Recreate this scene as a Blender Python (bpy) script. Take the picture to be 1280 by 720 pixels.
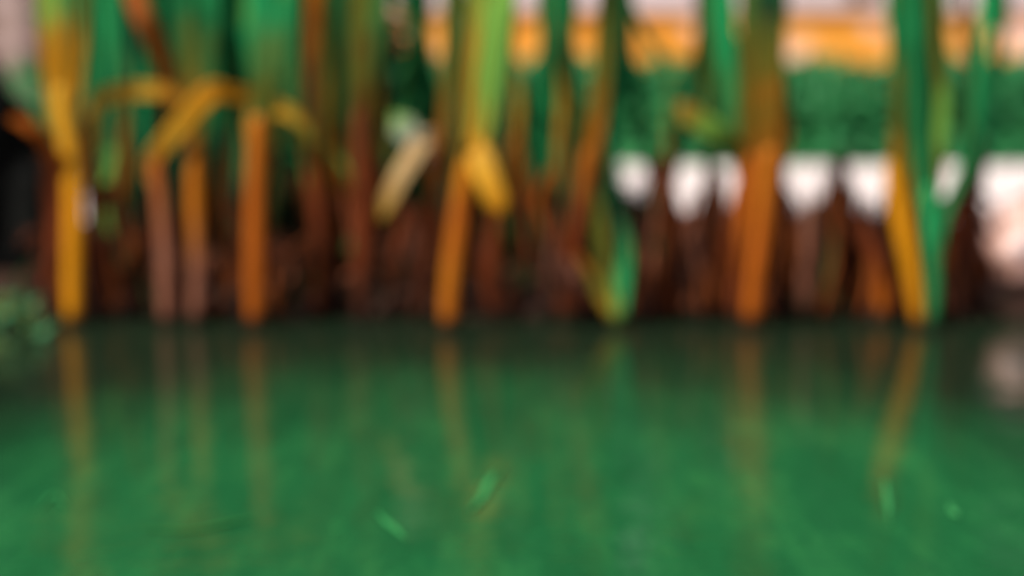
import bpy, math, random
import numpy as np
from mathutils import Vector, Matrix, noise
random.seed(7); rng = np.random.default_rng(7)
R = math.radians
S = bpy.context.scene
for o in list(bpy.data.objects): bpy.data.objects.remove(o)
col = S.collection

# ------------------------------------------------------------ camera
FPX = 50.0/36.0*1280.0          # focal length in photo pixels
CAM_H, HOR = 0.35, 100.0        # eye height above the water, photo row of the horizon
PITCH = math.atan((360-HOR)/FPX)
cd = bpy.data.cameras.new('camera'); cam = bpy.data.objects.new('camera', cd); col.objects.link(cam)
cam.location = (0, 0, CAM_H); cam.rotation_euler = (math.pi/2-PITCH, 0, 0)
cd.lens = 50; cd.sensor_width = 36; cd.clip_start = 0.01; cd.clip_end = 2000
cd.dof.use_dof = True; cd.dof.focus_distance = 0.75; cd.dof.aperture_fstop = 2.3
S.camera = cam
# ------------------------------------------------------------ world and sun
SUN_EL, SUN_AZ = 50, -128        # azimuth from +Y, negative = to the left
w = bpy.data.worlds.new('World'); S.world = w; w.use_nodes = True
nt = w.node_tree; bg = nt.nodes['Background']
sky = nt.nodes.new('ShaderNodeTexSky'); sky.sky_type = 'NISHITA'; sky.sun_disc = False
sky.sun_elevation = R(SUN_EL); sky.sun_rotation = R(SUN_AZ); sky.air_density = 1.0; sky.dust_density = 4.0; sky.ozone_density = 1.0
# thin bright cloud veils most of the sky, evenly all round
stc = nt.nodes.new('ShaderNodeTexCoord'); sn = nt.nodes.new('ShaderNodeTexNoise'); sn.inputs['Scale'].default_value = 3.0; sn.inputs['Detail'].default_value = 5
nt.links.new(stc.outputs['Generated'], sn.inputs['Vector'])
sm = nt.nodes.new('ShaderNodeMapRange'); nt.links.new(sn.outputs[0], sm.inputs[0]); sm.inputs[1].default_value = 0.35; sm.inputs[2].default_value = 0.65; sm.inputs[3].default_value = 0.55; sm.inputs[4].default_value = 0.95
sx_ = nt.nodes.new('ShaderNodeMix'); sx_.data_type = 'RGBA'; nt.links.new(sm.outputs[0], sx_.inputs[0]); nt.links.new(sky.outputs[0], sx_.inputs[6]); sx_.inputs[7].default_value = (6.7, 5.6, 6.0, 1)
nt.links.new(sx_.outputs[2], bg.inputs[0]); bg.inputs[1].default_value = 0.08
sl = bpy.data.lights.new('sun', 'SUN'); so = bpy.data.objects.new('sun', sl); col.objects.link(so)
sl.energy = 4.1; sl.angle = R(4); sl.color = (1.0, 0.93, 0.82)
sd = Vector((math.sin(R(SUN_AZ))*math.cos(R(SUN_EL)), math.cos(R(SUN_AZ))*math.cos(R(SUN_EL)), math.sin(R(SUN_EL))))
so.rotation_euler = sd.to_track_quat('Z', 'Y').to_euler(); so.location = (0, 0, 20)
S.view_settings.view_transform = 'Standard'; S.view_settings.look = 'None'
S.view_settings.exposure = 0.75; S.view_settings.gamma = 1.0; S.view_settings.use_curve_mapping = False
S.render.engine = 'CYCLES'; S.cycles.use_denoising = True
S.cycles.max_bounces = 6; S.cycles.transparent_max_bounces = 8

# ------------------------------------------------------------ helpers
FW = Vector((0, math.cos(PITCH), -math.sin(PITCH))); UP = Vector((0, math.sin(PITCH), math.cos(PITCH)))
def at(px, py, Y):
    d = FW + Vector((1, 0, 0))*((px-640)/FPX) - UP*((py-360)/FPX)
    return Vector((0, 0, CAM_H)) + d*(Y/d.y)
def pxm(Y): return Y/FPX        # metres per photo pixel at distance Y

def tag(o, label=None, cat=None, group=None, kind=None):
    if label: o['label'] = label
    if cat: o['category'] = cat
    if group: o['group'] = group
    if kind: o['kind'] = kind
    return o
def empty(name, loc):
    o = bpy.data.objects.new(name, None); col.objects.link(o); o.location = loc; o.empty_display_size = 0.05
    return o
def link(name, verts, faces, m, parent=None, uvs=None, smooth=True):
    me = bpy.data.meshes.new(name)
    off = Vector(parent.location) if parent else Vector((0, 0, 0))
    V = np.asarray(verts, dtype=np.float64) - np.array(off)
    me.from_pydata(V.tolist(), [], faces if isinstance(faces, list) else faces.tolist())
    if uvs is not None:
        ul = me.uv_layers.new(name='UVMap')
        li = np.empty(len(me.loops), dtype=np.int32); me.loops.foreach_get('vertex_index', li)
        ul.data.foreach_set('uv', np.asarray(uvs, dtype=np.float32)[li].ravel())
    if smooth: me.polygons.foreach_set('use_smooth', [True]*len(me.polygons))
    me.materials.append(m); me.update()
    o = bpy.data.objects.new(name, me); col.objects.link(o)
    if parent: o.parent = parent
    return o

def newmat(name):
    m = bpy.data.materials.new(name); m.use_nodes = True
    t = m.node_tree; return m, t, t.nodes['Principled BSDF'], t.nodes['Material Output']
def node(t, kind, **kw):
    n = t.nodes.new(kind)
    for k, v in kw.items(): setattr(n, k, v)
    return n
def setramp(r, stops):
    e = r.color_ramp.elements
    while len(e) > 1: e.remove(e[-1])
    e[0].position = stops[0][0]; e[0].color = (*stops[0][1], 1)
    for p, c in stops[1:]:
        x = e.new(p); x.color = (*c, 1)

_cache = {}
def blade_mat(cols, trans=0.3, rough=0.5, span=1.0, mud_ok=True):
    """pigment runs along the blade (v), with fibre streaks and blotches"""
    key = (tuple(cols), trans, rough, span, mud_ok)
    if key in _cache: return _cache[key]
    m, t, b, out = newmat('reed_blade')
    uv = node(t, 'ShaderNodeUVMap'); sx = node(t, 'ShaderNodeSeparateXYZ'); t.links.new(uv.outputs[0], sx.inputs[0])
    n = node(t, 'ShaderNodeTexNoise'); n.inputs['Scale'].default_value = 14; n.inputs['Detail'].default_value = 3
    tc = node(t, 'ShaderNodeTexCoord'); t.links.new(tc.outputs['Object'], n.inputs['Vector'])
    ad = node(t, 'ShaderNodeMath', operation='MULTIPLY_ADD'); t.links.new(n.outputs[0], ad.inputs[0])
    ad.inputs[1].default_value = 0.3; t.links.new(sx.outputs[1], ad.inputs[2])
    sb = node(t, 'ShaderNodeMath', operation='SUBTRACT'); t.links.new(ad.outputs[0], sb.inputs[0]); sb.inputs[1].default_value = 0.15
    rp = node(t, 'ShaderNodeValToRGB'); k = len(cols)
    setramp(rp, [(i/(k-1)*span, c) for i, c in enumerate(cols)])
    t.links.new(sb.outputs[0], rp.inputs[0])
    mp = node(t, 'ShaderNodeMapping'); mp.inputs['Scale'].default_value = (9, 1.6, 1); t.links.new(uv.outputs[0], mp.inputs[0])
    n2 = node(t, 'ShaderNodeTexNoise'); n2.inputs['Scale'].default_value = 1.6; n2.inputs['Detail'].default_value = 4
    t.links.new(mp.outputs[0], n2.inputs['Vector'])
    mr = node(t, 'ShaderNodeMapRange'); t.links.new(n2.outputs[0], mr.inputs[0])
    mr.inputs[1].default_value = 0.3; mr.inputs[2].default_value = 0.7; mr.inputs[3].default_value = 0.3; mr.inputs[4].default_value = 1.25
    mx = node(t, 'ShaderNodeVectorMath', operation='SCALE'); t.links.new(rp.outputs[0], mx.inputs[0]); t.links.new(mr.outputs[0], mx.inputs['Scale'])
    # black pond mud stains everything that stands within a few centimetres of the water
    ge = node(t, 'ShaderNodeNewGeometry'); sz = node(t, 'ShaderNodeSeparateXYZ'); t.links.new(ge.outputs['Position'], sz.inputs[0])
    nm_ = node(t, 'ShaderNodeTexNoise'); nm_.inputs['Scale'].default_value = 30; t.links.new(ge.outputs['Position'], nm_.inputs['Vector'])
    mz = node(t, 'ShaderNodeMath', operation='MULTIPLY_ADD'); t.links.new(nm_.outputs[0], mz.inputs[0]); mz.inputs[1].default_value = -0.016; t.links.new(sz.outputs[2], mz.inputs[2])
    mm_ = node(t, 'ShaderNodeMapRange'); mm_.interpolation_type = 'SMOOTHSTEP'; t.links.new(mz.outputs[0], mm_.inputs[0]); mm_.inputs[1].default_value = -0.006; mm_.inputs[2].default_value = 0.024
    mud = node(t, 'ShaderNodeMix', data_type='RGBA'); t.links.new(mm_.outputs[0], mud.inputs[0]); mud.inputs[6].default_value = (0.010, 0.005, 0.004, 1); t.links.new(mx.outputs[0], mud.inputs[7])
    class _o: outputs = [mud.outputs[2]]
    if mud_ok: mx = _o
    t.links.new(mx.outputs[0], b.inputs['Base Color']); b.inputs['Roughness'].default_value = rough
    b.inputs['Specular IOR Level'].default_value = 0.1
    bp = node(t, 'ShaderNodeBump'); bp.inputs['Strength'].default_value = 0.3; bp.inputs['Distance'].default_value = 0.002
    t.links.new(n2.outputs[0], bp.inputs['Height']); t.links.new(bp.outputs[0], b.inputs['Normal'])
    if trans > 0:
        tr = node(t, 'ShaderNodeBsdfTranslucent'); t.links.new(mx.outputs[0], tr.inputs[0])
        ms = node(t, 'ShaderNodeMixShader'); ms.inputs[0].default_value = trans
        t.links.new(b.outputs[0], ms.inputs[1]); t.links.new(tr.outputs[0], ms.inputs[2]); t.links.new(ms.outputs[0], out.inputs[0])
    _cache[key] = m
    return m
def foliage_mat(name, c1, c2, c3, scale=6, trans=0.3):
    m, t, b, out = newmat(name)
    tc = node(t, 'ShaderNodeTexCoord'); n = node(t, 'ShaderNodeTexNoise'); n.inputs['Scale'].default_value = scale; n.inputs['Detail'].default_value = 2
    t.links.new(tc.outputs['Object'], n.inputs['Vector'])
    g = node(t, 'ShaderNodeNewGeometry')
    ad = node(t, 'ShaderNodeMath', operation='MULTIPLY_ADD'); t.links.new(g.outputs['Random Per Island'], ad.inputs[0])
    ad.inputs[1].default_value = 0.45; t.links.new(n.outputs[0], ad.inputs[2])
    rp = node(t, 'ShaderNodeValToRGB'); setramp(rp, [(0.3, c1), (0.65, c2), (1.0, c3)]); t.links.new(ad.outputs[0], rp.inputs[0])
    t.links.new(rp.outputs[0], b.inputs['Base Color']); b.inputs['Roughness'].default_value = 0.5; b.inputs['Specular IOR Level'].default_value = 0.25
    if trans:
        tr = node(t, 'ShaderNodeBsdfTranslucent'); t.links.new(rp.outputs[0], tr.inputs[0])
        ms = node(t, 'ShaderNodeMixShader'); ms.inputs[0].default_value = trans
        t.links.new(b.outputs[0], ms.inputs[1]); t.links.new(tr.outputs[0], ms.inputs[2]); t.links.new(ms.outputs[0], out.inputs[0])
    return m
def rough_mat(name, stops, scale, rough=0.9, bump=0.4, dist=0.01, detail=6):
    m, t, b, out = newmat(name)
    tc = node(t, 'ShaderNodeTexCoord'); n = node(t, 'ShaderNodeTexNoise'); n.inputs['Scale'].default_value = scale; n.inputs['Detail'].default_value = detail
    t.links.new(tc.outputs['Object'], n.inputs['Vector'])
    rp = node(t, 'ShaderNodeValToRGB'); setramp(rp, stops); t.links.new(n.outputs[0], rp.inputs[0])
    t.links.new(rp.outputs[0], b.inputs['Base Color']); b.inputs['Roughness'].default_value = rough
    bp = node(t, 'ShaderNodeBump'); bp.inputs['Strength'].default_value = bump; bp.inputs['Distance'].default_value = dist
    t.links.new(n.outputs[0], bp.inputs['Height']); t.links.new(bp.outputs[0], b.inputs['Normal'])
    return m

# ------------------------------------------------------------ the setting
def smooth(a, b, x):
    t = min(1, max(0, (x-a)/(b-a))); return t*t*(3-2*t)
BANK = 2.03
def bank_edge(x):
    return BANK + 0.03*noise.noise(Vector((x*2.3, 3.1, 0))) + 0.015*noise.noise(Vector((x*9, 1.7, 0)))
PATH0, PATH1 = 2.75, 4.6
def ground_z(x, y):
    e = bank_edge(x); d = y-e
    z = -0.25 + 0.29*smooth(-0.10, 0.10, d) + 0.03*smooth(0.1, 0.7, d)
    if d > 0: z += 0.018*noise.noise(Vector((x*11, y*11, 0)))*smooth(0.02, 0.1, d)*(1-smooth(PATH0-.25, PATH0, y))
    far = max(abs(x)-6, -y-5)
    if y < BANK: z += 0.6*smooth(0, 2.5, far)
    return z
xs = sorted(set([-900, -300, -100, -40, -20, -12] + [round(-8.5+i*0.25, 3) for i in range(69)] + [round(-1.5+i*0.04, 3) for i in range(76)] + [12, 20, 40, 100, 300, 900]))
ys = sorted(set([-900, -200, -60, -20, -12, -9, -8, -7, -6, -5, -4, -2, 0, 1, 1.6] + [round(1.8+i*0.03, 3) for i in range(36)] + [3, 3.4, 4, 5, 5.9, 7, 9, 12, 20, 50, 150, 400, 1500]))
V = [(x, y, ground_z(x, y)) for y in ys for x in xs]; nx = len(xs)
F = [(j*nx+i, j*nx+i+1, (j+1)*nx+i+1, (j+1)*nx+i) for j in range(len(ys)-1) for i in range(nx-1)]
soil = rough_mat('damp_soil', [(0.3, (0.010, 0.005, 0.004)), (0.55, (0.030, 0.013, 0.008)), (0.8, (0.02, 0.03, 0.010))], 9, 0.85, 0.8, 0.03)
tag(link('ground', V, F, soil), kind='structure')

# water: turbid green pond with a reflecting, faintly rippled skin
m, t, b, out = newmat('pond_water')
tc = node(t, 'ShaderNodeTexCoord')
n = node(t, 'ShaderNodeTexNoise'); n.inputs['Scale'].default_value = 2.2; n.inputs['Detail'].default_value = 5; n.inputs['Roughness'].default_value = 0.7
mpa = node(t, 'ShaderNodeMapping'); mpa.inputs['Scale'].default_value = (7, 1.8, 1); t.links.new(tc.outputs['Object'], mpa.inputs[0]); t.links.new(mpa.outputs[0], n.inputs['Vector'])
rp = node(t, 'ShaderNodeValToRGB'); setramp(rp, [(0.30, (0.006, 0.056, 0.018)), (0.5, (0.008, 0.074, 0.024)), (0.7, (0.015, 0.108, 0.032))])
t.links.new(n.outputs[0], rp.inputs[0])
# body colour darkens unevenly towards the bank, painting in its shade and dark reflection
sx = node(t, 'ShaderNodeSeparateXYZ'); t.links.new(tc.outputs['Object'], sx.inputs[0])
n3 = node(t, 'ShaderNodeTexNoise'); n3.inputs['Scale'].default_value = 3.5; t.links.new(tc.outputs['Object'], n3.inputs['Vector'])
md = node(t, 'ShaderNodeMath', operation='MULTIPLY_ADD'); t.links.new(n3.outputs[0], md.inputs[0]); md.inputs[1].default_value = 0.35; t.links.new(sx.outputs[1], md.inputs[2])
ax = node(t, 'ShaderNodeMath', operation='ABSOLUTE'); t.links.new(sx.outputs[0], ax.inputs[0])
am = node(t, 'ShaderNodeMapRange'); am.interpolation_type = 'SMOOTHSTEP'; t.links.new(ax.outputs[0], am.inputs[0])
am.inputs[1].default_value = 0.22; am.inputs[2].default_value = 0.85; am.inputs[3].default_value = 0; am.inputs[4].default_value = 0.60   # dark reflections painted into the colour on both sides
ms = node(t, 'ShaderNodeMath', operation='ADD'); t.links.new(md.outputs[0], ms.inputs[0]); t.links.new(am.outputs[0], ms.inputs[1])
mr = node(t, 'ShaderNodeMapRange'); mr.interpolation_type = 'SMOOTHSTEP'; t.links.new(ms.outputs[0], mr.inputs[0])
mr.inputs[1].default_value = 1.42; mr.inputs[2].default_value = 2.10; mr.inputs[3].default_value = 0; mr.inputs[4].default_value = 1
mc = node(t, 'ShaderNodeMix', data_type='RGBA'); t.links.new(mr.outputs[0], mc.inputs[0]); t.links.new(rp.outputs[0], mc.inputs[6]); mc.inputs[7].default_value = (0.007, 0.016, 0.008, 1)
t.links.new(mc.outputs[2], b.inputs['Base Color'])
b.inputs['Roughness'].default_value = 0.09; b.inputs['Specular IOR Level'].default_value = 0.4; b.inputs['IOR'].default_value = 1.21
mp = node(t, 'ShaderNodeMapping'); mp.inputs['Scale'].default_value = (1.0, 1.3, 1); t.links.new(tc.outputs['Object'], mp.inputs[0])
n2 = node(t, 'ShaderNodeTexNoise'); n2.inputs['Scale'].default_value = 12; n2.inputs['Detail'].default_value = 3; t.links.new(mp.outputs[0], n2.inputs['Vector'])
bp = node(t, 'ShaderNodeBump'); bp.inputs['Strength'].default_value = 0.06; bp.inputs['Distance'].default_value = 0.02
t.links.new(n2.outputs[0], bp.inputs['Height']); t.links.new(bp.outputs[0], b.inputs['Normal'])
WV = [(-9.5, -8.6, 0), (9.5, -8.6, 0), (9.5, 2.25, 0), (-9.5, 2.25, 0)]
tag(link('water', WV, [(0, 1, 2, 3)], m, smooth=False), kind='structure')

# pale path behind the bank: a sheet 4 mm above the ground, ragged inner edge, loose chips
pv, pf = [], []
px_ = [-60, -20, -8] + [round(-4+i*0.1, 2) for i in range(81)] + [8, 20, 60]
py_ = [PATH0, 3.1, 3.5, 3.9, 4.3, PATH1]
for j, y in enumerate(py_):
    for x in px_:
        yy = y + (0.05*noise.noise(Vector((x*3, 0, 5))) if j == 0 else 0)
        pv.append((x, yy, 0.070+0.008))
k = len(px_)
pf = [(j*k+i, j*k+i+1, (j+1)*k+i+1, (j+1)*k+i) for j in range(len(py_)-1) for i in range(k-1)]
pale = rough_mat('pale_gravel', [(0.3, (0.42, 0.37, 0.36)), (0.6, (0.60, 0.55, 0.55)), (0.8, (0.7, 0.66, 0.66))], 60, 0.9, 0.6, 0.01)
tag(link('path', pv, pf, pale), kind='structure')
cv, cf = [], []
for i in range(2600):
    x = random.uniform(-1.2, 2.4); y = random.uniform(PATH0, PATH1); s = random.uniform(0.005, 0.014)
    b0 = len(cv); a = random.uniform(0, 6.28)
    for q in range(4):
        cv.append((x+s*math.cos(a+q*1.57)*random.uniform(.7, 1.2), y+s*math.sin(a+q*1.57)*random.uniform(.7, 1.2), 0.079))
    cv.append((x, y, 0.079+s*random.uniform(.5, .9)))
    cf += [(b0+q, b0+(q+1) % 4, b0+4) for q in range(4)]
tag(link('gravel', cv, cf, pale, smooth=False), 'loose pale stone chips scattered over the bright path behind the reeds', 'gravel', kind='stuff')

# garden wall of warm orange render, with a coping, beyond the hedge
WY = 9.0
wallm = rough_mat('orange_render', [(0.25, (0.40, 0.13, 0.01)), (0.44, (0.78, 0.31, 0.02)), (0.53, (0.82, 0.38, 0.09)), (0.6, (0.86, 0.55, 0.42))], 2.6, 0.9, 0.3, 0.01, 5)
def boxm(name, x0, x1, y0, y1, z0, z1, mm, parent=None):
    v = [(x, y, z) for z in (z0, z1) for y in (y0, y1) for x in (x0, x1)]
    f = [(0, 2, 3, 1), (4, 5, 7, 6), (0, 1, 5, 4), (2, 6, 7, 3), (0, 4, 6, 2), (1, 3, 7, 5)]
    o = link(name, v, f, mm, parent, smooth=False)
    bv = o.modifiers.new('bevel', 'BEVEL'); bv.width = 0.01; bv.segments = 2
    return o
gw = tag(empty('garden_wall', (0, WY, 0)), 'low warm orange garden wall beyond the clipped green hedge', 'wall')
ztop = at(640, 4, WY).z
boxm('wall_face', -14, 14, WY, WY+0.25, 0.0, ztop-0.06, wallm, gw)
cop = rough_mat('coping_stone', [(0.3, (0.62, 0.36, 0.22)), (0.7, (0.8, 0.56, 0.46))], 5, 0.9, 0.3, 0.01)
xk = -14.0
while xk < 14:
    boxm('coping_stone', xk, xk+0.585, WY-0.04, WY+0.29, ztop-0.057, ztop, cop, gw); xk += 0.6

pil = tag(empty('stone_pillar', (at(-10, 50, 8.8).x, 8.8, 0)), 'pinkish grey stone pillar before the orange wall at the top left corner', 'pillar')
pstone = rough_mat('pillar_stone', [(0.3, (0.10, 0.06, 0.045)), (0.5, (0.30, 0.21, 0.18)), (0.7, (0.52, 0.42, 0.42))], 4, 0.9, 0.8, 0.03)
x0 = at(-62, 50, 8.8).x; x1 = at(48, 50, 8.8).x; zz = 0.0
while zz < 1.05:
    dx = random.uniform(-.015, .015)
    boxm('stone', x0+dx, (x0+x1)/2-.004, 8.62, 8.96, zz, zz+.145, pstone, pil); boxm('stone', (x0+x1)/2+.004, x1+dx, 8.63, 8.96, zz, zz+.145, pstone, pil); zz += .151
boxm('cap_stone', x0-.05, x1+.05, 8.57, 9.0-.045, zz, zz+.08, cop, pil)
# ------------------------------------------------------------ leaf clouds (hedge, shrubs, low plants)
def leaf_cloud(n, centre, radii, size, box=False, lump=3.0, thresh=0.0, up=0.3):
    """n pointed folded leaves spread through an uneven volume"""
    P = []
    c = np.array(centre); r = np.array(radii)
    while len(P) < n:
        q = rng.uniform(-1, 1, 3)
        if not box and np.dot(q, q) > 1.0: continue
        p = c+q*r
        nz = noise.noise(Vector(p.tolist())*lump)
        edge = np.abs(q).max() if box else math.sqrt(np.dot(q, q))
        if nz < thresh + 0.25*(edge-0.6) + rng.uniform(-.12, .12): continue
        P.append(p)
    P = np.array(P); N = len(P)
    d = rng.normal(size=(N, 3)); d[:, 2] += up; d /= np.linalg.norm(d, axis=1)[:, None]
    s = rng.normal(size=(N, 3)); s -= (s*d).sum(1)[:, None]*d; s /= np.linalg.norm(s, axis=1)[:, None]
    nn = np.cross(d, s); L = (size*rng.uniform(.6, 1.3, N))[:, None]; W = L*0.26
    a = P; tip = P+d*L; l = P+d*L*.45+s*W+nn*W*.5; rr = P+d*L*.45-s*W+nn*W*.5
    v = np.stack([a, l, tip, rr], 1).reshape(-1, 3)
    i = np.arange(N)[:, None]*4
    f = np.concatenate([i+[0, 1, 2], i+[0, 2, 3]], 0)
    return v, f
def merge(parts):
    vs, fs, o = [], [], 0
    for v, f in parts:
        vs.append(np.asarray(v)); fs.append(np.asarray(f)+o); o += len(v)
    return np.concatenate(vs), np.concatenate(fs)

def ribbon(path, widths, thick=0.18, ring=8, sub=6, facing=Vector((0, -1, 0)), twist=0.0, channel=0.25):
    """closed blade with a channelled cross-section swept along a smooth path; returns verts, faces, uvs"""
    P = [Vector(p) for p in path]; n = len(P); pts, ws = [], []
    for i in range(n-1):
        p0 = P[i-1] if i else P[0]*2-P[1]; p1 = P[i]; p2 = P[i+1]; p3 = P[i+2] if i+2 < n else P[-1]*2-P[-2]
        for j in range(sub):
            s = j/sub; s2 = s*s; s3 = s2*s
            pts.append(0.5*((2*p1)+(p2-p0)*s+(2*p0-5*p1+4*p2-p3)*s2+(3*p1-p0-3*p2+p3)*s3))
            e = s*s*(3-2*s); ws.append(widths[i]*(1-e)+widths[i+1]*e)
    pts.append(P[-1]); ws.append(widths[-1])
    m_ = len(pts); V, F, U = [], [], []
    L = [0.0]
    for i in range(1, m_): L.append(L[-1]+(pts[i]-pts[i-1]).length)
    tot = L[-1] or 1
    for i, p in enumerate(pts):
        tn = (pts[min(i+1, m_-1)]-pts[max(i-1, 0)]).normalized()
        side = tn.cross(facing)
        if side.length < 1e-4: side = Vector((1, 0, 0))
        side.normalize(); nrm = side.cross(tn).normalized()
        a = twist*L[i]/tot; s_ = side*math.cos(a)+nrm*math.sin(a); n_ = nrm*math.cos(a)-side*math.sin(a)
        wv = ws[i]*0.5
        for q in range(ring):
            th = 2*math.pi*q/ring; cx = math.cos(th); cy = math.sin(th)
            V.append(p + s_*(wv*cx) + n_*(wv*(thick*cy + channel*(cx*cx-.5))))
            U.append((0.5+0.5*cx, L[i]/tot))
    for i in range(m_-1):
        for q in range(ring):
            a0 = i*ring+q; a1 = i*ring+(q+1) % ring
            F.append((a0, a1, a1+ring, a0+ring))
    F.append(tuple(range(ring))[::-1]); F.append(tuple((m_-1)*ring+q for q in range(ring)))
    return V, F, U

# hedge
hz0, hz1 = 0.06, at(640, 83, 4.95).z
hedge = tag(empty('hedge', (0, 4.97, 0.06)), 'long low clipped green hedge along the far side of the pale path', 'hedge')
hm = foliage_mat('hedge_leaves', (0.005, 0.07, 0.026), (0.024, 0.21, 0.072), (0.06, 0.34, 0.11), 3)
hv, hf = leaf_cloud(30000, (1.2, 4.97, (hz0+hz1)/2), (2.82, 0.30, (hz1-hz0)/2), 0.055, box=True, lump=4, thresh=-0.4)
tufts = [(hv, hf)]
for q in range(26):   # sprigs spilling over the path edge
    tufts.append(leaf_cloud(110, (random.uniform(-.4, 2.6), 4.64, random.uniform(.08, .12)), (random.uniform(.05, .16), .07, random.uniform(.03, .07)), 0.045, lump=4, thresh=-0.5))
hv, hf = merge(tufts)
link('foliage', hv, hf, hm, hedge, smooth=False)
tw = []
for i in range(60):
    x = -1.58+i*0.093; p0 = Vector((x, 4.97, 0.05))
    v, f, u = ribbon([p0, p0+Vector((random.uniform(-.06, .06), random.uniform(-.1, .1), .18)), p0+Vector((random.uniform(-.12, .12), random.uniform(-.15, .15), .34))], [.02, .014, .006], thick=1, ring=5, sub=2, channel=0)
    for ff in f:
        pass
    tw.append((v, f))
tv, tf, o_ = [], [], 0
for v, f in tw:
    tv += v; tf += [tuple(i+o_ for i in q) for q in f]; o_ += len(v)
bark = rough_mat('bark', [(0.3, (0.02, 0.012, 0.008)), (0.7, (0.07, 0.04, 0.025))], 30, 0.9, 0.5, 0.005)
link('branches', [tuple(p) for p in tv], tf, bark, hedge)

def shrub(name, label, cat, blobs, size, mm, stems, group=None, up=0.3):
    """blobs: (px, py, Y, rx_px, rz_px, ry, n)"""
    x, y = stems[0][0], stems[0][1]
    root = tag(empty(name, (x, y, ground_z(x, y)-0.01)), label, cat, group)
    parts = []
    for (px, py, Y, rx, rz, ry, n) in blobs:
        c = at(px, py, Y); parts.append(leaf_cloud(n, c, (rx*pxm(Y), ry, rz*pxm(Y)), size, lump=1.1/size*0.25+2, thresh=-0.15, up=up))
        # a limb from the base into each clump
        mid = (Vector((x, y, root.location.z))+c)/2+Vector((random.uniform(-.04, .04), random.uniform(-.03, .03), 0))
        v, f, u = ribbon([root.location, mid, c], [.022, .014, .006], thick=1, ring=6, sub=4, channel=0)
        link('branch', [tuple(p) for p in v], f, bark, root)
    v, f = merge(parts); link('foliage', v, f, mm, root, smooth=False)
    return root
dark = foliage_mat('dark_leaves', (0.003, 0.025, 0.013), (0.008, 0.08, 0.042), (0.02, 0.20, 0.085), 5, 0.25)
mid = foliage_mat('mid_leaves', (0.006, 0.08, 0.030), (0.024, 0.23, 0.075), (0.06, 0.36, 0.11), 7)
bright = foliage_mat('bright_leaves', (0.012, 0.11, 0.035), (0.03, 0.27, 0.08), (0.08, 0.40, 0.10), 7, 0.35)
def gx(px, Y): return at(px, 300, Y).x
shrub('leafy_shrub', 'tall dark green leafy shrub behind the reeds left of the middle', 'shrub',
      [(170, 150, 2.75, 85, 120, .16, 2200), (300, 210, 2.7, 110, 120, .15, 2600), (430, 230, 2.8, 90, 110, .16, 1900), (250, 20, 2.85, 170, 90, .2, 2600), (400, 60, 2.85, 95, 110, .2, 2200)],
      0.06, dark, [(gx(300, 2.75), 2.68)])
shrub('leafy_shrub', 'tall bright green shrub rising out of the top edge above the dark shrub', 'shrub',
      [(220, -60, 3.1, 130, 150, .2, 1500), (350, 20, 3.05, 90, 110, .2, 1300), (440, -120, 3.1, 110, 150, .2, 1400)],
      0.07, bright, [(gx(360, 3.1), 3.08)])
shrub('leafy_shrub', 'low green shrub behind the reeds between the middle and the pale path', 'shrub',
      [(590, 240, 2.7, 70, 90, .12, 1500), (680, 235, 2.7, 75, 95, .13, 1800), (735, 285, 2.65, 50, 75, .1, 900), (640, 320, 2.6, 110, 50, .1, 1200)],
      0.045, mid, [(gx(660, 2.66), 2.62)])

def tree(x, y, label, crown, n, mm, tr=0.11):
    root = tag(empty('tree', (x, y, 0.06)), label, 'tree')
    c = Vector(crown[0])
    v, f, u = ribbon([Vector((x, y, 0.0)), Vector((x+.02, y, .5)), Vector((x-.02, y, 1.1)), c], [tr*2.3, tr*2, tr*1.8, tr*.6], thick=1, ring=12, channel=0)
    link('trunk', [tuple(p) for p in v], f, bark, root, u)
    for q in range(9):
        a = q*0.7*math.pi+.3; p0 = Vector((x, y, 1.0+q*.16))
        e = c+Vector((math.cos(a)*crown[1][0]*.75, math.sin(a)*crown[1][1]*.7, (q % 3-1)*crown[1][2]*.45))
        v, f, u = ribbon([p0, (p0+e)/2+Vector((0, 0, .15)), e], [tr*.9, tr*.6, tr*.15], thick=1, ring=6, sub=5, channel=0)
        link('limb', [tuple(p) for p in v], f, bark, root, u)
    v, f = leaf_cloud(n, crown[0], crown[1], 0.19, lump=1.6, thresh=-0.1, up=-.2)
    link('crown', v, f, mm, root, smooth=False)
tree(2.6, 10.8, 'spreading tree behind the orange wall on the right, its crown above the picture', ((2.6, 10.8, 3.6), (4.2, 1.6, 2.45)), 17000, bright, 0.09)
tree(-3.6, 11.0, 'spreading tree behind the orange wall on the left, its crown above the picture', ((-3.6, 11.0, 3.6), (4.2, 1.6, 2.45)), 17000, bright, 0.09)
# ------------------------------------------------------------ boulder, and a dark mass for shade
def boulder(px, Y, sx, sy, sz, zc, seed, mm, label, rough=0.22):
    import bmesh
    bm = bmesh.new(); bmesh.ops.create_icosphere(bm, subdivisions=5, radius=1)
    for v in bm.verts:
        p = v.co.copy(); k = 1+rough*noise.fractal(p*1.3+Vector((seed, 0, 0)), 1.0, 2.0, 5)*1.2
        kk = noise.cell(p*1.6+Vector((seed, 4, 0)))*0.05
        p = p*(k+kk); v.co = Vector((p.x*sx, p.y*sy, p.z*sz))
    me = bpy.data.meshes.new('boulder'); bm.to_mesh(me); bm.free()
    me.polygons.foreach_set('use_smooth', [True]*len(me.polygons)); me.materials.append(mm)
    o = bpy.data.objects.new('boulder', me); col.objects.link(o); o.location = (at(px, 400, Y).x, Y, zc)
    return tag(o, label, 'boulder')
pinkrock = rough_mat('pink_rock', [(0.28, (0.08, 0.03, 0.02)), (0.42, (0.34, 0.17, 0.12)), (0.55, (0.6, 0.42, 0.38)), (0.7, (0.78, 0.68, 0.68))], 9, 0.8, 0.7, 0.03)
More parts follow.
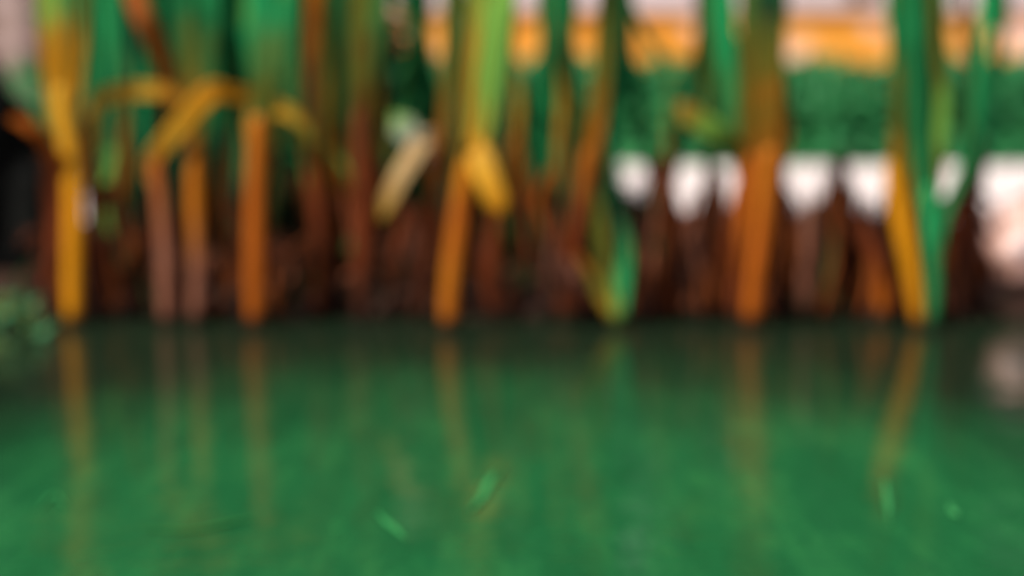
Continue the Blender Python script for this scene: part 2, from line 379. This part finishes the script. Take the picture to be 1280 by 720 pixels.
# the foot of the pink rock is stained dark and wet up to a ragged line
t = pinkrock.node_tree; b = t.nodes['Principled BSDF']; src = b.inputs['Base Color'].links[0].from_socket
tc = node(t, 'ShaderNodeTexCoord'); sx = node(t, 'ShaderNodeSeparateXYZ'); t.links.new(tc.outputs['Object'], sx.inputs[0])
nz = node(t, 'ShaderNodeTexNoise'); nz.inputs['Scale'].default_value = 12; t.links.new(tc.outputs['Object'], nz.inputs['Vector'])
ma = node(t, 'ShaderNodeMath', operation='MULTIPLY_ADD'); t.links.new(nz.outputs[0], ma.inputs[0]); ma.inputs[1].default_value = 0.10; t.links.new(sx.outputs[2], ma.inputs[2])
mr = node(t, 'ShaderNodeMapRange'); mr.interpolation_type = 'SMOOTHSTEP'; t.links.new(ma.outputs[0], mr.inputs[0]); mr.inputs[1].default_value = 0.02; mr.inputs[2].default_value = 0.11
mc = node(t, 'ShaderNodeMix', data_type='RGBA'); t.links.new(mr.outputs[0], mc.inputs[0]); mc.inputs[6].default_value = (0.022, 0.011, 0.008, 1); t.links.new(src, mc.inputs[7])
t.links.new(mc.outputs[2], b.inputs['Base Color'])
shade_black = rough_mat('painted_shade', [(0.3, (0.0015, 0.002, 0.002)), (0.7, (0.006, 0.007, 0.006))], 8, 0.7, 0.7, 0.03)  # near-black colour of a mass that stands in for deep shade on the left
shade_black.node_tree.nodes['Principled BSDF'].inputs['Specular IOR Level'].default_value = 0.08
soil.node_tree.nodes['Principled BSDF'].inputs['Specular IOR Level'].default_value = 0.15
boulder(1322, 2.32, .20, .15, .145, 0.02, 3.3, pinkrock, 'pinkish brown boulder at the right end of the bank, half in the water')
boulder(-55, 2.38, .175, .15, .335, 0.06, 8.1, shade_black, 'tall near-black mass standing in for shade at the left edge behind the golden reed')

# ------------------------------------------------------------ reeds
GOLD = (0.66, 0.27, 0.006); AMBER = (0.50, 0.16, 0.010); ORNG = (0.42, 0.105, 0.008); RUST = (0.17, 0.036, 0.009); PINK = (0.27, 0.11, 0.065)
DULL = (0.055, 0.018, 0.009); OLIVE = (0.16, 0.17, 0.022); GREEN = (0.02, 0.23, 0.07); EMER = (0.025, 0.44, 0.14); LIME = (0.26, 0.56, 0.09); TEAL = (0.010, 0.14, 0.065)
YEL = (0.66, 0.37, 0.03); CREAM = (0.75, 0.52, 0.24); DKG = (0.008, 0.06, 0.028); SILV = (0.84, 0.88, 0.74)

def reed(label, Y, stem, scol, leaves, group=None, name='reed_plant', ring=8):
    """stem: [(px,py,width_px)], leaves: [(colours, [(px,py,width_px,dY)], twist)] in photo pixels at distance Y"""
    b = at(stem[0][0], stem[0][1], Y)
    gz = min(b.z, max(ground_z(b.x, Y), -0.12))-0.01
    root = tag(empty(name, (b.x, Y, gz)), label, 'reed', group)
    k = pxm(Y)
    pts = [Vector((b.x, Y, gz))] + [at(x, y, Y) for x, y, w_ in stem]; ws = [stem[0][2]*k*.8] + [w_*k*.82 for _, _, w_ in stem]
    pts.append(pts[-1]+Vector((0, 0, 22*k))); ws.append(3*k)
    if pts[1].z <= gz+0.005: pts = pts[1:]; ws = ws[1:]
    v, f, u = ribbon(pts, ws, thick=0.62, ring=10, channel=0)
    link('stem', [tuple(p) for p in v], f, blade_mat(scol, 0.08), root, u)
    if not group:   # dry shreds of old sheath clinging to the foot
        for q in range(random.choice([1, 2, 3])):
            x0, y0 = stem[0][0], stem[0][1]; sg = random.choice([-1, 1]); t1 = random.uniform(120, 230)
            xm_ = stem[1][0]+sg*random.uniform(4, 16); yq = max(y0-t1, stem[-1][1]+10)
            leaves = leaves+[(random.choice([(DULL, RUST, DULL), (DULL, ORNG, RUST), (RUST, PINK, DULL), (DULL, DULL, RUST)]),
                [(x0+sg*5, y0-15, 7, .02), (xm_, (y0+yq)/2, random.uniform(6, 11), .02), (xm_+sg*random.uniform(2, 18), yq, random.uniform(5, 9), .015), (xm_+sg*random.uniform(14, 34), yq+random.uniform(5, 40), 3, .01)])]
    for lf in leaves:
        cols, pl = lf[0], lf[1]; tw_ = lf[2] if len(lf) > 2 else random.uniform(-.5, .5)
        pts = [at(p[0], p[1], Y+(p[3] if len(p) > 3 else 0)) for p in pl]
        v, f, u = ribbon(pts, [p[2]*k for p in pl], thick=0.10, ring=ring, twist=tw_)
        link('leaf', [tuple(p) for p in v], f, blade_mat(cols, 0.35, 0.5, 0.36 if pl[-1][1] < -250 else 1.0), root, u)
    return root
def tall(x0, y0, x1, y1, w0, lean, top=-700, bend=0.2, Y=0):
    """control points for a blade that leaves (x0,y0), passes (x1,y1) and runs on out of the top of the picture"""
    return [(x0, y0, w0*.8, 0), (x1, y1, w0, -.01), (x1+lean*.5, (y1+top)/2, w0*.9, -.04*bend), (x1+lean, top, w0*.6, -.15*bend), (x1+lean*1.6, top-60, 2, -.3*bend)]

reed('thick golden reed at the left end, swelling towards its top', 2.02,
     [(92, 412, 27), (91, 330, 29), (92, 250, 30), (88, 190, 33), (78, 120, 36)], (AMBER, GOLD, GOLD, YEL),
     [((YEL, GOLD, LIME, GREEN), tall(78, 170, 68, 40, 36, -40)), ((GOLD, OLIVE, GREEN), tall(82, 170, 98, 40, 26, 40)), ((GREEN, EMER, GREEN), tall(86, 170, 84, 10, 22, 10)),
      ((RUST, RUST, ORNG), [(74, 330, 14), (76, 240, 20), (62, 185, 22, -.02), (40, 160, 20, -.03), (14, 148, 10, -.02)], 0.2)])
reed('rusty red reed stump close behind the golden reed on the left', 2.10,
     [(68, 408, 20), (66, 340, 24), (70, 280, 18)], (DULL, RUST, RUST), [((RUST, DULL), [(68, 300, 16), (60, 240, 12), (56, 200, 4)])])
reed('brown reed whose yellow leaf arches over to the right near the left end', 2.05,
     [(128, 410, 14), (122, 320, 16), (117, 250, 18), (116, 200, 18)], (DULL, DULL, RUST, RUST),
     [((RUST, AMBER, YEL, YEL, AMBER), [(116, 240, 14), (114, 160, 17), (126, 124, 20), (165, 114, 22), (205, 116, 21), (240, 132, 5)], 0.0),
      ((RUST, DULL), [(118, 280, 14), (135, 235, 16), (152, 290, 12), (160, 340, 5)])])
reed('pale brown reed whose top leans in a thick yellow diagonal up to a bent tip', 2.03,
     [(208, 410, 22), (207, 330, 25), (202, 260, 24), (196, 215, 22)], (PINK, PINK, PINK, ORNG),
     [((ORNG, YEL, GOLD, YEL, OLIVE), [(198, 235, 18), (190, 204, 23), (222, 162, 26, -.02), (262, 118, 27, -.03), (288, 117, 19, -.02), (330, 126, 17), (372, 148, 14), (390, 204, 5)], 0.0),
      ((RUST, DULL), [(204, 280, 10), (190, 220, 10), (175, 210, 4)])])
reed('pale brown reed with an ochre top, second of the close pair of pale stems', 2.03,
     [(245, 410, 20), (246, 330, 22), (244, 260, 24), (244, 190, 24)], (PINK, PINK, PINK, AMBER, AMBER),
     [((AMBER, OLIVE, GREEN, GREEN), tall(244, 210, 232, 20, 22, -50)), ((OLIVE, GREEN, EMER), tall(246, 200, 262, 30, 22, 50))])
reed('straight reddish orange reed with a yellow bent head', 2.00,
     [(318, 402, 25), (318, 330, 29), (319, 240, 29), (323, 160, 28)], (ORNG, ORNG, ORNG, ORNG, AMBER),
     [((AMBER, YEL, OLIVE), [(322, 190, 26), (324, 145, 30), (345, 136, 22), (375, 152, 16), (392, 185, 6)], 0.0),
      ((OLIVE, EMER, EMER), tall(324, 170, 328, 30, 28, -30)), ((OLIVE, EMER, LIME), tall(328, 150, 352, 40, 20, 60))])
reed('green reed with a brown diagonal leaf crossing it at the top left', 2.10,
     [(172, 408, 12), (176, 320, 14), (185, 240, 14)], (DULL, DULL, RUST, DKG),
     [((RUST, RUST, AMBER, ORNG), [(186, 260, 14), (212, 130, 20), (206, 85, 24), (186, 35, 26), (164, -20, 26, .02), (130, -150, 18, .05), (100, -330, 4, .08)], 0.0),
      ((DKG, EMER, EMER, GREEN), [(190, 250, 10), (230, 110, 20), (226, 60, 40), (222, 0, 46), (215, -200, 34), (200, -600, 4)])])
reed('thin brown reed leaning over the right of the orange one, dark at its foot', 2.08,
     [(408, 408, 16), (402, 330, 20), (396, 260, 22), (386, 190, 20)], (DULL, DULL, RUST, RUST),
     [((RUST, RUST, AMBER, OLIVE), tall(386, 200, 392, 20, 20, 40)), ((OLIVE, GREEN, EMER), tall(384, 200, 362, 20, 20, -60))])
reed('straight dull rust reed standing alone left of the middle', 2.05,
     [(452, 410, 24), (452, 320, 27), (453, 230, 27), (450, 150, 25)], (DULL, DULL, RUST, RUST, RUST),
     [((RUST, OLIVE, OLIVE, GREEN), tall(450, 170, 450, 60, 26, -20)), ((OLIVE, GREEN, EMER), tall(452, 170, 476, 10, 20, 50)), ((OLIVE, GREEN, GREEN), tall(448, 180, 425, 10, 18, -50))])
reed('reed with a pale cream leaf folded down to the left in the middle', 2.04,
     [(520, 410, 14), (530, 330, 14), (542, 250, 16), (548, 200, 18)], (DULL, DULL, RUST, ORNG),
     [((ORNG, CREAM, CREAM, YEL), [(549, 215, 18), (547, 176, 22), (531, 176, 22, -.02), (508, 208, 22, -.03), (488, 246, 20, -.03), (476, 276, 5, -.03)], 0.0),
      ((AMBER, OLIVE, GREEN), tall(550, 205, 562, 60, 16, 20)),
      ((OLIVE, SILV, SILV, LIME), [(547, 215, 8), (536, 196, 16), (520, 180, 32, -.02), (505, 160, 34, -.03), (492, 142, 8, -.03)], 0.0),
      ((DULL, RUST, DULL), [(535, 300, 12), (515, 260, 14), (500, 300, 14), (494, 360, 8)])])
reed('bright orange reed in the middle with a lime blade and a broken yellow leaf', 1.98,
     [(560, 412, 25), (563, 350, 28), (571, 290, 30), (580, 225, 28), (588, 190, 26)], (ORNG, ORNG, AMBER, ORNG, GOLD),
     [((YEL, LIME, LIME, LIME), [(590, 200, 26), (603, 150, 32), (612, 90, 34), (622, 20, 36), (632, -60, 36), (650, -300, 26, -.05), (690, -640, 3, -.1)], 0.15),
      ((GOLD, YEL, LIME), [(588, 195, 18), (592, 120, 22), (597, 40, 24), (600, -40, 24), (585, -280, 18), (560, -560, 3)]),
      ((GOLD, YEL, GOLD), [(586, 205, 16), (594, 184, 28, -.03), (606, 212, 34, -.05), (620, 250, 30, -.06), (627, 268, 10, -.06)], 0.0)])
reed('dull brown reed under the broken yellow leaf, right of the bright orange one', 2.06,
     [(622, 410, 18), (612, 350, 20), (618, 290, 20), (624, 240, 18)], (DULL, RUST, RUST, RUST),
     [((RUST, GREEN, EMER), tall(624, 250, 636, 30, 16, 40))])
reed('brown reed leaning right, with an ochre upper part right of the middle', 2.06,
     [(700, 408, 18), (713, 330, 22), (726, 260, 26), (735, 195, 24)], (DULL, RUST, RUST, AMBER),
     [((AMBER, OLIVE, GREEN), tall(735, 210, 752, 100, 24, 50)), ((OLIVE, GREEN, EMER), tall(738, 200, 700, 20, 20, -40)),
      ((PINK, PINK, RUST), [(708, 370, 16), (700, 335, 26, -.03), (712, 345, 24, -.05), (722, 390, 14, -.05)])])
reed('small green and yellow reed shoot low right of the middle', 2.00,
     [(772, 412, 14), (770, 380, 13), (766, 355, 10)], (LIME, LIME, OLIVE),
     [((EMER, EMER, GREEN, TEAL), [(773, 400, 18), (779, 350, 20), (782, 300, 18), (772, 262, 4)]), ((YEL, OLIVE, AMBER), [(768, 400, 12), (752, 370, 16), (736, 338, 12), (722, 318, 4)]),
      ((OLIVE, OLIVE), [(766, 370, 10), (752, 300, 20), (748, 255, 14), (744, 230, 3)])])
reed('reed with a lime leaf drooping diagonally left of the big orange clump', 2.08,
     [(905, 408, 16), (908, 330, 18), (915, 270, 14), (928, 215, 12)], (DULL, RUST, RUST, ORNG),
     [((ORNG, OLIVE, LIME, AMBER), [(930, 230, 10), (925, 195, 20), (898, 168, 26, -.02), (864, 146, 28, -.03), (850, 128, 10, -.03)], 0.0),
      ((OLIVE, EMER, EMER), tall(930, 220, 905, 30, 28, -20))])
reed('strong orange reed of the big clump on the right', 2.00,
     [(938, 412, 26), (944, 350, 29), (954, 280, 30), (962, 200, 30)], (ORNG, ORNG, ORNG, AMBER),
     [((AMBER, OLIVE, DKG, GREEN), tall(962, 215, 962, 60, 34, -20)), ((AMBER, OLIVE, GREEN), tall(960, 210, 938, 30, 22, -30)), ((ORNG, OLIVE, GREEN, GREEN), [(966, 230, 16), (980, 170, 18), (975, 100, 16), (968, 30, 14), (966, -200, 3)])])
reed('rusty reed leaning left within the big clump on the right', 2.06,
     [(915, 410, 18), (925, 330, 22), (932, 260, 26), (940, 205, 22)], (DULL, RUST, ORNG, ORNG),
     [((ORNG, OLIVE, DKG, GREEN), tall(940, 220, 935, 100, 24, 20))])
reed('dull pinkish reed stub below the first pale gap right of the middle', 2.08,
     [(868, 410, 20), (867, 340, 24), (865, 275, 22), (866, 262, 8)], (DULL, PINK, PINK, RUST),
     [((RUST, RUST), [(866, 330, 12), (850, 285, 14), (836, 230, 14), (832, 200, 4)])])
reed('dull pinkish reed stub under the brightest pale gap', 2.08,
     [(1006, 410, 22), (1010, 340, 24), (1013, 280, 24), (1014, 255, 8)], (DULL, PINK, PINK, PINK),
     [((RUST, DULL, RUST), [(1016, 350, 14), (1042, 270, 16), (1052, 210, 14), (1054, 180, 3)])])
reed('rusty orange reed leaning left at the foot of the golden right-hand one', 2.05,
     [(1108, 410, 20), (1100, 360, 26), (1090, 310, 24), (1078, 268, 12)], (RUST, ORNG, RUST, DULL),
     [((DULL, RUST), [(1092, 330, 12), (1062, 280, 12), (1050, 240, 4)])])
reed('golden reed leaning left, broad at the top, near the right end', 2.00,
     [(1148, 412, 20), (1141, 350, 26), (1130, 290, 32), (1120, 240, 30), (1116, 210, 24)], (RUST, AMBER, GOLD, GOLD, GOLD),
     [((GOLD, OLIVE, GREEN, GREEN), tall(1116, 230, 1122, 120, 16, 15)), ((GOLD, OLIVE, GREEN, GREEN, TEAL), tall(1128, 260, 1138, 80, 26, -10)), ((YEL, GREEN, EMER), [(1134, 280, 14), (1145, 210, 16), (1165, 90, 22), (1168, 10, 28), (1180, -300, 16), (1190, -600, 3)])])
reed('emerald green reed tapering down to its foot near the right end', 1.99,
     [(1165, 412, 16), (1167, 360, 22), (1164, 300, 25), (1160, 240, 22)], (EMER, GREEN, GREEN, EMER),
     [((EMER, GREEN, GREEN, EMER), tall(1160, 270, 1146, 130, 24, -20)), ((EMER, OLIVE, LIME, OLIVE), [(1162, 290, 14), (1172, 200, 18), (1178, 120, 16), (1168, 30, 14), (1150, -300, 3)]),
      ((EMER, GREEN, EMER), [(1168, 330, 14), (1180, 270, 14), (1216, 180, 14), (1228, 60, 15), (1238, -40, 18), (1262, -300, 16), (1290, -560, 3)])])
reed('dark rust reed just left of the pink boulder', 2.07,
     [(1196, 410, 22), (1200, 340, 26), (1203, 275, 26), (1206, 235, 14)], (DULL, DULL, RUST, RUST),
     [((RUST, OLIVE, GREEN), [(1206, 260, 12), (1219, 190, 15), (1222, 120, 13), (1208, 40, 14), (1190, -200, 3)])])

# ordinary reeds filling the stand, growing behind the front row
TOPX = [(110, 470), (516, 530), (562, 580), (682, 712), (772, 784), (874, 984), (1114, 1182), (1248, 1262)]
LOWX = [(100, 485), (536, 765), (816, 840), (884, 892), (930, 985), (1040, 1060), (1112, 1170), (1214, 1226)]
def near_in(spans, x):
    best = None
    for a, b_ in spans:
        c = min(max(x, a+2), b_-2)
        if best is None or abs(c-x) < abs(best-x): best = c
    return best
fills = [583, 632, 660, 675, 700, 735, 750, 112, 132, 165, 215, 235, 275, 330, 355, 395, 455, 550, 605, 625, 648, 680, 715, 745, 120, 140, 155, 185, 205, 225, 262, 285, 300, 345, 368, 382, 412, 425, 440, 468, 480, 540, 560, 575, 590, 640, 655, 668, 690, 705, 725, 755, 765, 820, 832, 888, 935, 958, 975, 1120, 1150, 1166, 1220]
GCOLS = [(DULL, DKG, GREEN, EMER), (DKG, TEAL, GREEN), (DULL, OLIVE, GREEN, EMER), (DKG, GREEN, EMER), (DULL, TEAL, EMER, LIME), (DKG, DKG, TEAL), (DKG, DKG, GREEN)]
GCOLS2 = [(TEAL, GREEN, EMER), (DKG, TEAL, GREEN, EMER), (OLIVE, GREEN, LIME, EMER), (DULL, GREEN, EMER), (TEAL, EMER, GREEN)]
FILL = []
for i, x0 in enumerate(fills):
    Yf = random.uniform(2.16, 2.5); wv = random.uniform(7, 11)
    xm = near_in(LOWX, x0+random.uniform(-8, 8)); lv = []
    for q in range(4):
        jt = 45 if xm < 770 else 10; xt = near_in(TOPX, xm+random.uniform(-jt, jt)); xq = near_in(LOWX, xm+(xt-xm)*.35)
        lean = random.uniform(-160, 160); ww = random.uniform(9, 19) if xt > 480 else random.uniform(12, 24)
        lv.append((random.choice(GCOLS if xm < 480 else GCOLS2), [(xm, 330, 8), (xq, 240, ww*.7), ((xq+xt)/2, 140, ww*.9), (xt, 50, ww*.9), (xt, -40, ww), (xt+lean*.4, -300, ww*.9, -.03), (xt+lean, random.uniform(-900, -600), 3, random.uniform(-.25, .1))]))
    o_r = reed('slender green reed with a dark foot, in the rear of the stand', Yf, [(x0+random.uniform(-25, 25), 398, wv*.9), (xm+random.uniform(-6, 6), 330, wv), (xm, 270, wv*.8)], (DULL, DULL, random.choice([DULL, RUST, DKG])), lv,
         group='slender green reeds behind the front row', ring=6)
    FILL.append((xm, 'slender green reed', o_r))

for x0 in (150, 288, 402, 436, 470, 502, 548, 655, 694, 752, 772, 832, 852, 888, 915, 976, 1128, 1154, 1214):
    Yf = random.uniform(2.08, 2.32); x0 = near_in(LOWX, x0); l1 = random.gauss(0, 14 if x0 < 770 else 5); l2 = random.gauss(0, 16); ww = random.uniform(6, 11); x2 = near_in(TOPX, x0+l1*.8+l2)
    dd = 1 if x0 < 770 else .15
    o_r = reed('thin dry straw coloured reed among the green ones', Yf, [(x0-l1, 400, ww), (x0-l1*.5, 330, ww*1.1), (x0, 260, ww)], random.choice([(DULL, RUST, RUST), (DULL, ORNG, RUST), (DULL, PINK, RUST)]),
         [(random.choice([(RUST, AMBER, OLIVE, GREEN), (ORNG, AMBER, YEL, OLIVE), (RUST, OLIVE, GREEN)]), [(x0, 275, ww*.8), (x0+l1*.5, 180, ww*1.2), (x0+l1*.8, 90, ww*1.3), (x2, -20, ww*1.1), (x2+l2, -330, 2)]),
          (random.choice([(DULL, RUST, AMBER), (RUST, ORNG, DULL), (GREEN, LIME, EMER)]), [(x0-2, 320, ww*.6), (x0-(10+l1)*dd, 250, ww), (x0-(24+l2)*dd, random.uniform(170, 220), ww*.9), (x0-(50+l2)*dd, random.uniform(190, 260), 2)])],
         group='thin dry reeds scattered through the stand', ring=6)
    FILL.append((x0, 'thin dry straw reed', o_r))
MARKS = [(92, 'thick golden reed'), (122, 'arching brown reed'), (207, 'first pale brown reed'), (246, 'ochre topped pale reed'), (318, 'straight reddish orange reed'), (398, 'thin leaning brown reed'),
         (452, 'straight dull rust reed'), (530, 'reed with the cream leaf'), (566, 'bright orange middle reed'), (615, 'reed under the broken yellow leaf'), (722, 'brown reed leaning right'),
         (770, 'small green and yellow shoot'), (866, 'pinkish stub below the first gap'), (948, 'strong orange clump reed'), (1012, 'pinkish stub under the brightest gap'), (1092, 'rusty foot leaning left'),
         (1132, 'golden right-hand reed'), (1165, 'emerald green reed'), (1201, 'dark rust reed by the boulder')]
cells = {}
for x_, kd, o_r in FILL:
    mx_, mn = min(MARKS, key=lambda q: abs(q[0]-x_)); cells.setdefault((kd, mn, x_ < mx_), []).append((abs(x_-mx_), random.random(), o_r))
for (kd, mn, left), lst in cells.items():
    lst.sort()
    for q, (_, _, o_r) in enumerate(lst):
        o_r['label'] = '%s%s %s of the %s' % (kd, ['', ', second nearest,', ', third nearest,', ', fourth nearest,', ', fifth nearest,', ', sixth nearest,', ', seventh nearest,', ', eighth nearest,', ', ninth nearest,'][min(q, 8)] if q else (', nearest one,' if len(lst) > 1 else ' just'), 'left' if left else 'right', mn)

# dead blades matted along the bank: nobody could count them
def thatch_top(x):
    pts_ = [(0, 330), (60, 300), (110, 265), (180, 300), (260, 310), (350, 290), (470, 300), (520, 310), (600, 320), (650, 325), (700, 330), (760, 335), (770, 240), (780, 240), (806, 236), (818, 195), (838, 195), (847, 270), (877, 272), (883, 195), (893, 195), (899, 252), (922, 252), (932, 190), (984, 190), (994, 250), (1030, 254), (1038, 190), (1062, 190), (1070, 240), (1100, 246), (1110, 200), (1114, 225), (1160, 300), (1176, 236), (1208, 236), (1216, 210), (1230, 330), (1300, 380)]
    for (a, ya), (b_, yb) in zip(pts_, pts_[1:]):
        if a <= x <= b_: return ya+(yb-ya)*(x-a)/(b_-a)
    return 340
TH = [('pinkish brown', (0.12, 0.040, 0.022), (0.34, 0.12, 0.06)), ('dark brown', (0.014, 0.005, 0.003), (0.036, 0.011, 0.006)), ('rust', (0.06, 0.014, 0.006), (0.27, 0.070, 0.014)), ('green', (0.01, 0.03, 0.012), (0.03, 0.07, 0.02))]
for ti, (nm, c1, c2) in enumerate(TH):
    vs, fs, us, o_ = [], [], [], 0
    for i in range([120, 1000, 680, 110][ti]):
        x = random.uniform(45, 1188); Y = random.uniform(2.05, 2.42)
        if i % 2 == 0 and ti in (1, 2):
            a_, b_ = random.choice([(816, 840), (884, 890), (934, 980), (1042, 1056), (1114, 1150), (760, 772), (1206, 1214)]); x = random.uniform(a_, b_)
        tp = max(thatch_top(x), thatch_top(x-7)-12, thatch_top(x+7)-12)+random.uniform(0, 1)**1.6*115
        b0 = at(x, 400, Y); b0.z = ground_z(b0.x, Y)-.005
        tpt = at(x+random.gauss(0, 4), tp, Y); w_ = random.uniform(3, 11)*pxm(Y)
        mid_ = (b0+tpt)/2+Vector((random.gauss(0, .008), random.gauss(0, .01), 0))
        mid_.x += random.gauss(0, .012); path = [b0+Vector((random.gauss(0, .025), 0, 0)), mid_, tpt]; wd = [w_, w_, w_*.5]
        if random.random() < .4 and x < 760:
            path.append(tpt+Vector((random.gauss(0, .03), -.02, -random.uniform(.01, .05)))); wd.append(w_*.2)
        v, f, u = ribbon(path, wd, thick=.15, ring=4, sub=2, twist=random.uniform(-1, 1))
        vs += [tuple(p) for p in v]; fs += [tuple(a+o_ for a in q) for q in f]; us += u; o_ += len(v)
    tag(link('dead_reed_thatch', vs, fs, blade_mat((c1, c2, c1), 0.1, 0.8), None, us),
        'matted %s dead blades standing low along the waterside bank' % nm, 'reed thatch', kind='stuff')

# ------------------------------------------------------------ small plants and floating bits
shrub('waterside_plant', 'small leafy green plant on the water at the left edge', 'plant',
      [(4, 395, 1.93, 32, 26, .05, 100), (30, 412, 1.93, 24, 18, .04, 45), (0, 432, 1.86, 30, 12, .05, 60)], 0.024,
      foliage_mat('wet_leaves', (0.01, 0.09, 0.05), (0.03, 0.26, 0.12), (0.20, 0.20, 0.05), 12), [(at(15, 420, 1.93).x, 1.93)])
def floater(label, pts, wpx, cols):
    P = []
    for px, py in pts:
        d = FW + Vector((1, 0, 0))*((px-640)/FPX) - UP*((py-360)/FPX)
        P.append(Vector((0, 0, CAM_H))+d*((CAM_H-0.002)/-d.z))
    k = pxm(P[0].y); o = ribbon(P, [wpx*k*.5]+[wpx*k]*(len(P)-2)+[wpx*k*.3], thick=.12, ring=6, facing=Vector((0, 0, -1)), channel=.1)
    tag(link('floating_leaf', [tuple(p) for p in o[0]], o[1], blade_mat(cols, .2, .5, 1.0, False), None, o[2]), label, 'floating leaf')
FL = (0.03, 0.24, 0.07); FL2 = (0.05, 0.34, 0.10)
floater('pale green kinked leaf floating below the bright orange reed', [(590, 636), (602, 622), (614, 600), (626, 584)], 12, (FL, FL2, FL))
floater('short green leaf floating left of the kinked one', [(472, 640), (488, 655), (508, 674)], 12, (FL, FL2))
floater('thin leaf floating under the reflection of the golden reed', [(50, 634), (68, 618), (82, 632)], 8, (FL, FL))
floater('long thin green blade floating flat at the lower left', [(180, 660), (240, 662), (290, 652), (320, 646)], 7, ((0.03, .18, .04), (0.04, .2, .05)))
floater('yellowish green leaf standing out of the water at the lower right', [(1106, 600), (1110, 625), (1112, 655)], 10, (FL2, FL))
floater('small yellowish leaf floating near the right edge', [(1186, 628), (1192, 640), (1198, 646)], 12, (FL, FL2))
